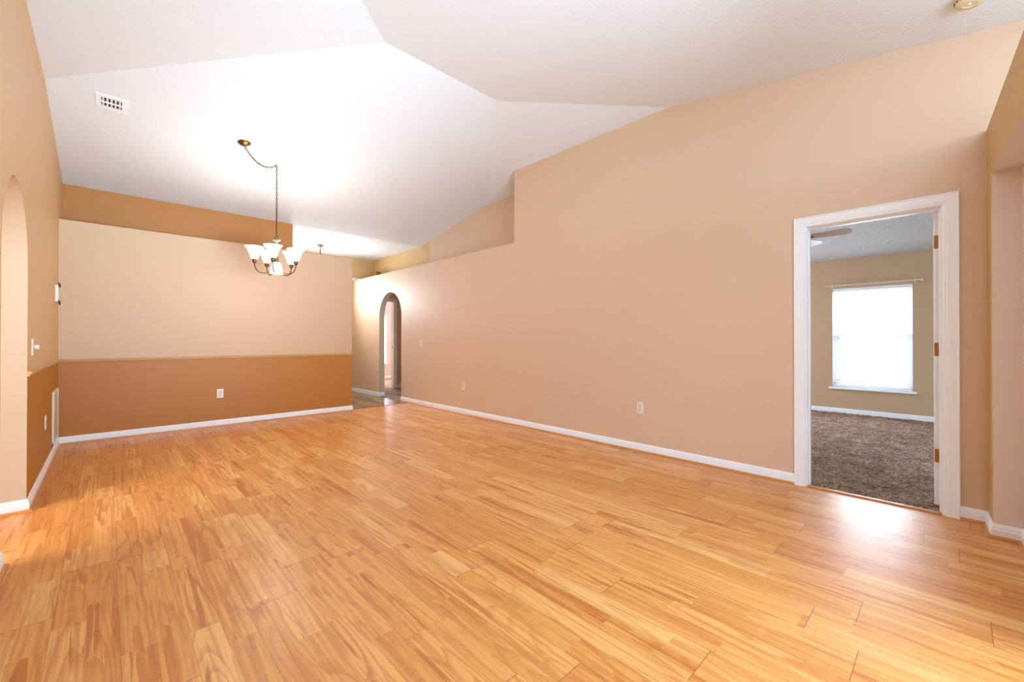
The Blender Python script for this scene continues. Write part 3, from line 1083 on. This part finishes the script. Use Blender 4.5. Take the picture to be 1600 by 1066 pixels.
sx_, sy_ = 3.520, -0.085
sd = empty('smoke_detector', (sx_, sy_, ceilA(sy_)))
sd.rotation_euler = (math.atan(PA), 0, 0)
tag(sd, 'yellowed round smoke detector on the ceiling above the right corner', 'smoke detector')
MB().lathe([(0.0, 0.0), (0.072, 0.0), (0.072, -0.010), (0.066, -0.013), (0.0, -0.013)], (0, 0, 0), 32).build('base', M_cream, sd, True)
MB().lathe([(0.064, -0.013), (0.062, -0.030), (0.054, -0.036), (0.030, -0.038), (0.028, -0.035), (0.0, -0.035)], (0, 0, 0), 32).build('cover', M_cream, sd, True)
mb = MB()
for k in range(20):
    t = 2 * math.pi * k / 20
    mb.box(0.0622 * math.cos(t) - 0.003, 0.0622 * math.cos(t) + 0.003, 0.0622 * math.sin(t) - 0.003, 0.0622 * math.sin(t) + 0.003, -0.028, -0.017)
mb.build('vent_slots', M_dark, sd)
MB().lathe([(0.008, -0.034), (0.008, -0.039), (0.0, -0.039)], (0.0, 0.0, 0), 12).build('test_button', M_plate, sd)

# ------------------------------------------------------------------ outlets, switches, wall plate, grille
def face_mat(axis):
    """local x along the wall, local y up, local z out of the wall -> rotation"""
    if axis == 'right':      # wall faces -X
        return Matrix(((0, 0, -1), (-1, 0, 0), (0, 1, 0))).to_euler()
    if axis == 'left':       # wall faces +X
        return Matrix(((0, 0, 1), (1, 0, 0), (0, 1, 0))).to_euler()
    return Matrix(((1, 0, 0), (0, 0, -1), (0, 1, 0))).to_euler()      # back wall faces -Y


def plate_root(name, loc, side):
    e = empty(name, loc)
    e.rotation_euler = face_mat(side)
    return e


def outlet(loc, side, label):
    e = plate_root('wall_outlet', loc, side)
    tag(e, label, 'outlet', 'duplex outlets around the room')
    MB().box(-0.036, 0.036, -0.058, 0.058, 0.0, 0.006, 0, 0.002).build('cover_plate', M_plate, e)
    for s in (-1, 1):
        mb = MB().box(-0.0165, 0.0165, s * 0.020 - 0.014, s * 0.020 + 0.014, 0.004, 0.0085, 0, 0.002)
        r = mb.build('receptacle', M_cream, e)
        mb = MB()
        mb.box(-0.0075, -0.0050, s * 0.020 - 0.003, s * 0.020 + 0.006, 0.0083, 0.0089)
        mb.box(0.0050, 0.0075, s * 0.020 - 0.003, s * 0.020 + 0.005, 0.0083, 0.0089)
        mb.lathe([(0.0, 0.0089), (0.0026, 0.0089), (0.0026, 0.0083)], (0, s * 0.020 - 0.008, 0), 8)
        mb.build('slots', M_dark, r)
    MB().lathe([(0.0, 0.0072), (0.003, 0.0070), (0.0036, 0.006)], (0, 0, 0), 10).build('screw', M_nickel, e)
    return e


outlet((XR, 5.157, 0.428), 'right', 'white outlet low on the tan wall, beside the small arch')
outlet((XR, 2.199, 0.447), 'right', 'white outlet low on the tan wall, midway to the white doorway')
outlet((1.073, YB, 0.430), 'back', 'white outlet on the brown lower part of the dining wall')
outlet((XL, 5.372, 0.430), 'left', 'white outlet on the brown lower left wall beside the return grille')

sw_ = plate_root('light_switch', (XR, 6.355, 1.070), 'right')
tag(sw_, 'white light switch at mid height on the tan wall near the small arch', 'light switch')
MB().box(-0.036, 0.036, -0.058, 0.058, 0.0, 0.006, 0, 0.002).build('cover_plate', M_plate, sw_)
MB().box(-0.0165, 0.0165, -0.033, 0.033, 0.004, 0.0095, 0, 0.002).build('rocker', M_plate, sw_)

dm = plate_root('dimmer_switch', (XL, 4.478, 1.085), 'left')
tag(dm, 'white dimmer plate with a protruding knob above the chair rail beside the big arch', 'dimmer switch')
MB().box(-0.036, 0.036, -0.058, 0.058, 0.0, 0.006, 0, 0.002).build('cover_plate', M_plate, dm)
MB().lathe([(0.009, 0.004), (0.009, 0.012), (0.017, 0.014), (0.0175, 0.030), (0.015, 0.034), (0.0, 0.034)], (0, 0, 0), 20).build('knob', M_plate, dm, True)

wp = plate_root('wall_plate', (XL, 6.33, 1.606), 'left')
tag(wp, 'ornate white wall plate with curled bronze corners on the left wall near the dining corner', 'wall plate')
MB().box(-0.085, 0.085, -0.085, 0.085, 0.0, 0.022, 0, 0.004).build('panel', M_plate, wp)
for sx2 in (-1, 1):
    for sz in (-1, 1):
        mb = MB()
        pts = []
        for i in range(20):
            t = i / 19
            a = math.radians(90 + 430 * t)
            r = 0.020 * (1 - 0.72 * t)
            pts.append((sx2 * (0.068 + r * math.cos(a)), sz * (0.086 + r * math.sin(a)), 0.026))
        mb.tube(pts, 0.0055, 8)
        mb.build('corner_scroll', M_bronze, wp, True)['label'] = 'curled bronze corner scroll'

rg = plate_root('return_grille', (XL, 6.29, 0.365), 'left')
tag(rg, 'tall cream return air grille low on the brown left wall in the corner', 'vent grille')
gw, gh, gf = 0.275, 0.262, 0.032
mb = MB()
sweep([(-gw, -gh), (gw, -gh), (gw, gh), (-gw, gh), (-gw, -gh + 1e-4)], [(0, 0.0), (0, 0.008), (0.006, 0.012), (gf - 0.006, 0.012), (gf, 0.006), (gf, 0.0)], XY, 1, 0, mb)
mb.build('frame', M_plate, rg)
mb = MB()
nl = 30
for k in range(nl):
    yy = -gh + gf + (2 * gh - 2 * gf) * (k + 0.5) / nl
    vs = []
    for xx in (-gw + gf, gw - gf):
        vs += [(xx, yy + 0.0065, 0.0025), (xx, yy + 0.0075, 0.0025), (xx, yy - 0.0065, 0.009), (xx, yy - 0.0075, 0.009)]
    mb.add(vs, [(0, 1, 2, 3), (7, 6, 5, 4), (0, 4, 5, 1), (1, 5, 6, 2), (2, 6, 7, 3), (3, 7, 4, 0)])
mb.build('louvres', M_grille, rg)
MB().box(-gw + gf, gw - gf, -gh + gf, gh - gf, 0.0002, 0.001).build('duct_shade', plain('duct_shadow', rgb(120, 100, 76), 0.8), rg)  # brown sheet in place of the shade inside the return duct

# ------------------------------------------------------------------ small box on the ledge
bx = empty('wooden_box', (4.235, 8.66, ZS))
tag(bx, 'small brown box on the plant ledge above the small arch', 'box')
MB().box(-0.055, 0.055, -0.085, 0.085, 0.0, 0.150, 0, 0.004).build('body', M_box, bx)
MB().box(-0.059, 0.059, -0.089, 0.089, 0.150, 0.172, 0, 0.004).build('lid', M_box, bx)

# ------------------------------------------------------------------ bedroom ceiling fan
fx_, fy_ = 5.22, 1.17
fn = empty('ceiling_fan', (fx_, fy_, ZBED))
tag(fn, 'ceiling fan with pale flat blades showing at the top of the bedroom doorway', 'ceiling fan')
MB().lathe([(0.0, 0.0), (0.07, 0.0), (0.068, -0.02), (0.03, -0.05), (0.0, -0.05)], (0, 0, 0), 24).build('canopy', M_white, fn, True)
MB().lathe([(0.0, -0.05), (0.025, -0.06), (0.085, -0.085), (0.10, -0.12), (0.095, -0.165), (0.06, -0.19), (0.05, -0.205), (0.0, -0.205)], (0, 0, 0), 28).build('motor', M_white, fn, True)
MB().lathe([(0.045, -0.205), (0.09, -0.225), (0.10, -0.25), (0.075, -0.29), (0.0, -0.305)], (0, 0, 0), 24).build('glass_bowl', M_plate, fn, True)
a0 = math.radians(-90)
for k in range(5):
    an = a0 + k * 2 * math.pi / 5
    Rz = Matrix.Rotation(an, 3, 'Z')
    # blade outline in local (length, width)
    ol = [(0.17, -0.045), (0.22, -0.052), (0.44, -0.064), (0.485, -0.058), (0.505, -0.036), (0.51, 0.0), (0.505, 0.036), (0.485, 0.058), (0.44, 0.064), (0.22, 0.052), (0.17, 0.045)]
    n = len(ol)
    tl = math.radians(-14)
    vs = []
    for zz in (0.0, 0.006):
        for (a_, w_) in ol:
            vs.append(tuple(Rz @ Vector((a_, w_ * math.cos(tl), -0.183 + w_ * math.sin(tl) + zz))))
    fs = [tuple(range(n))[::-1], tuple(range(n, 2 * n))] + [(i, (i + 1) % n, n + (i + 1) % n, n + i) for i in range(n)]
    bld = MB().add(vs, fs).build('blade', M_blade, fn)
    mb = MB()
    mb.tube([tuple(Rz @ Vector(p)) for p in ((0.085, 0.0, -0.150), (0.13, 0.0, -0.178), (0.20, 0.0, -0.187))], 0.007, 8)
    mb.build('blade_iron', M_bronze, bld, True)
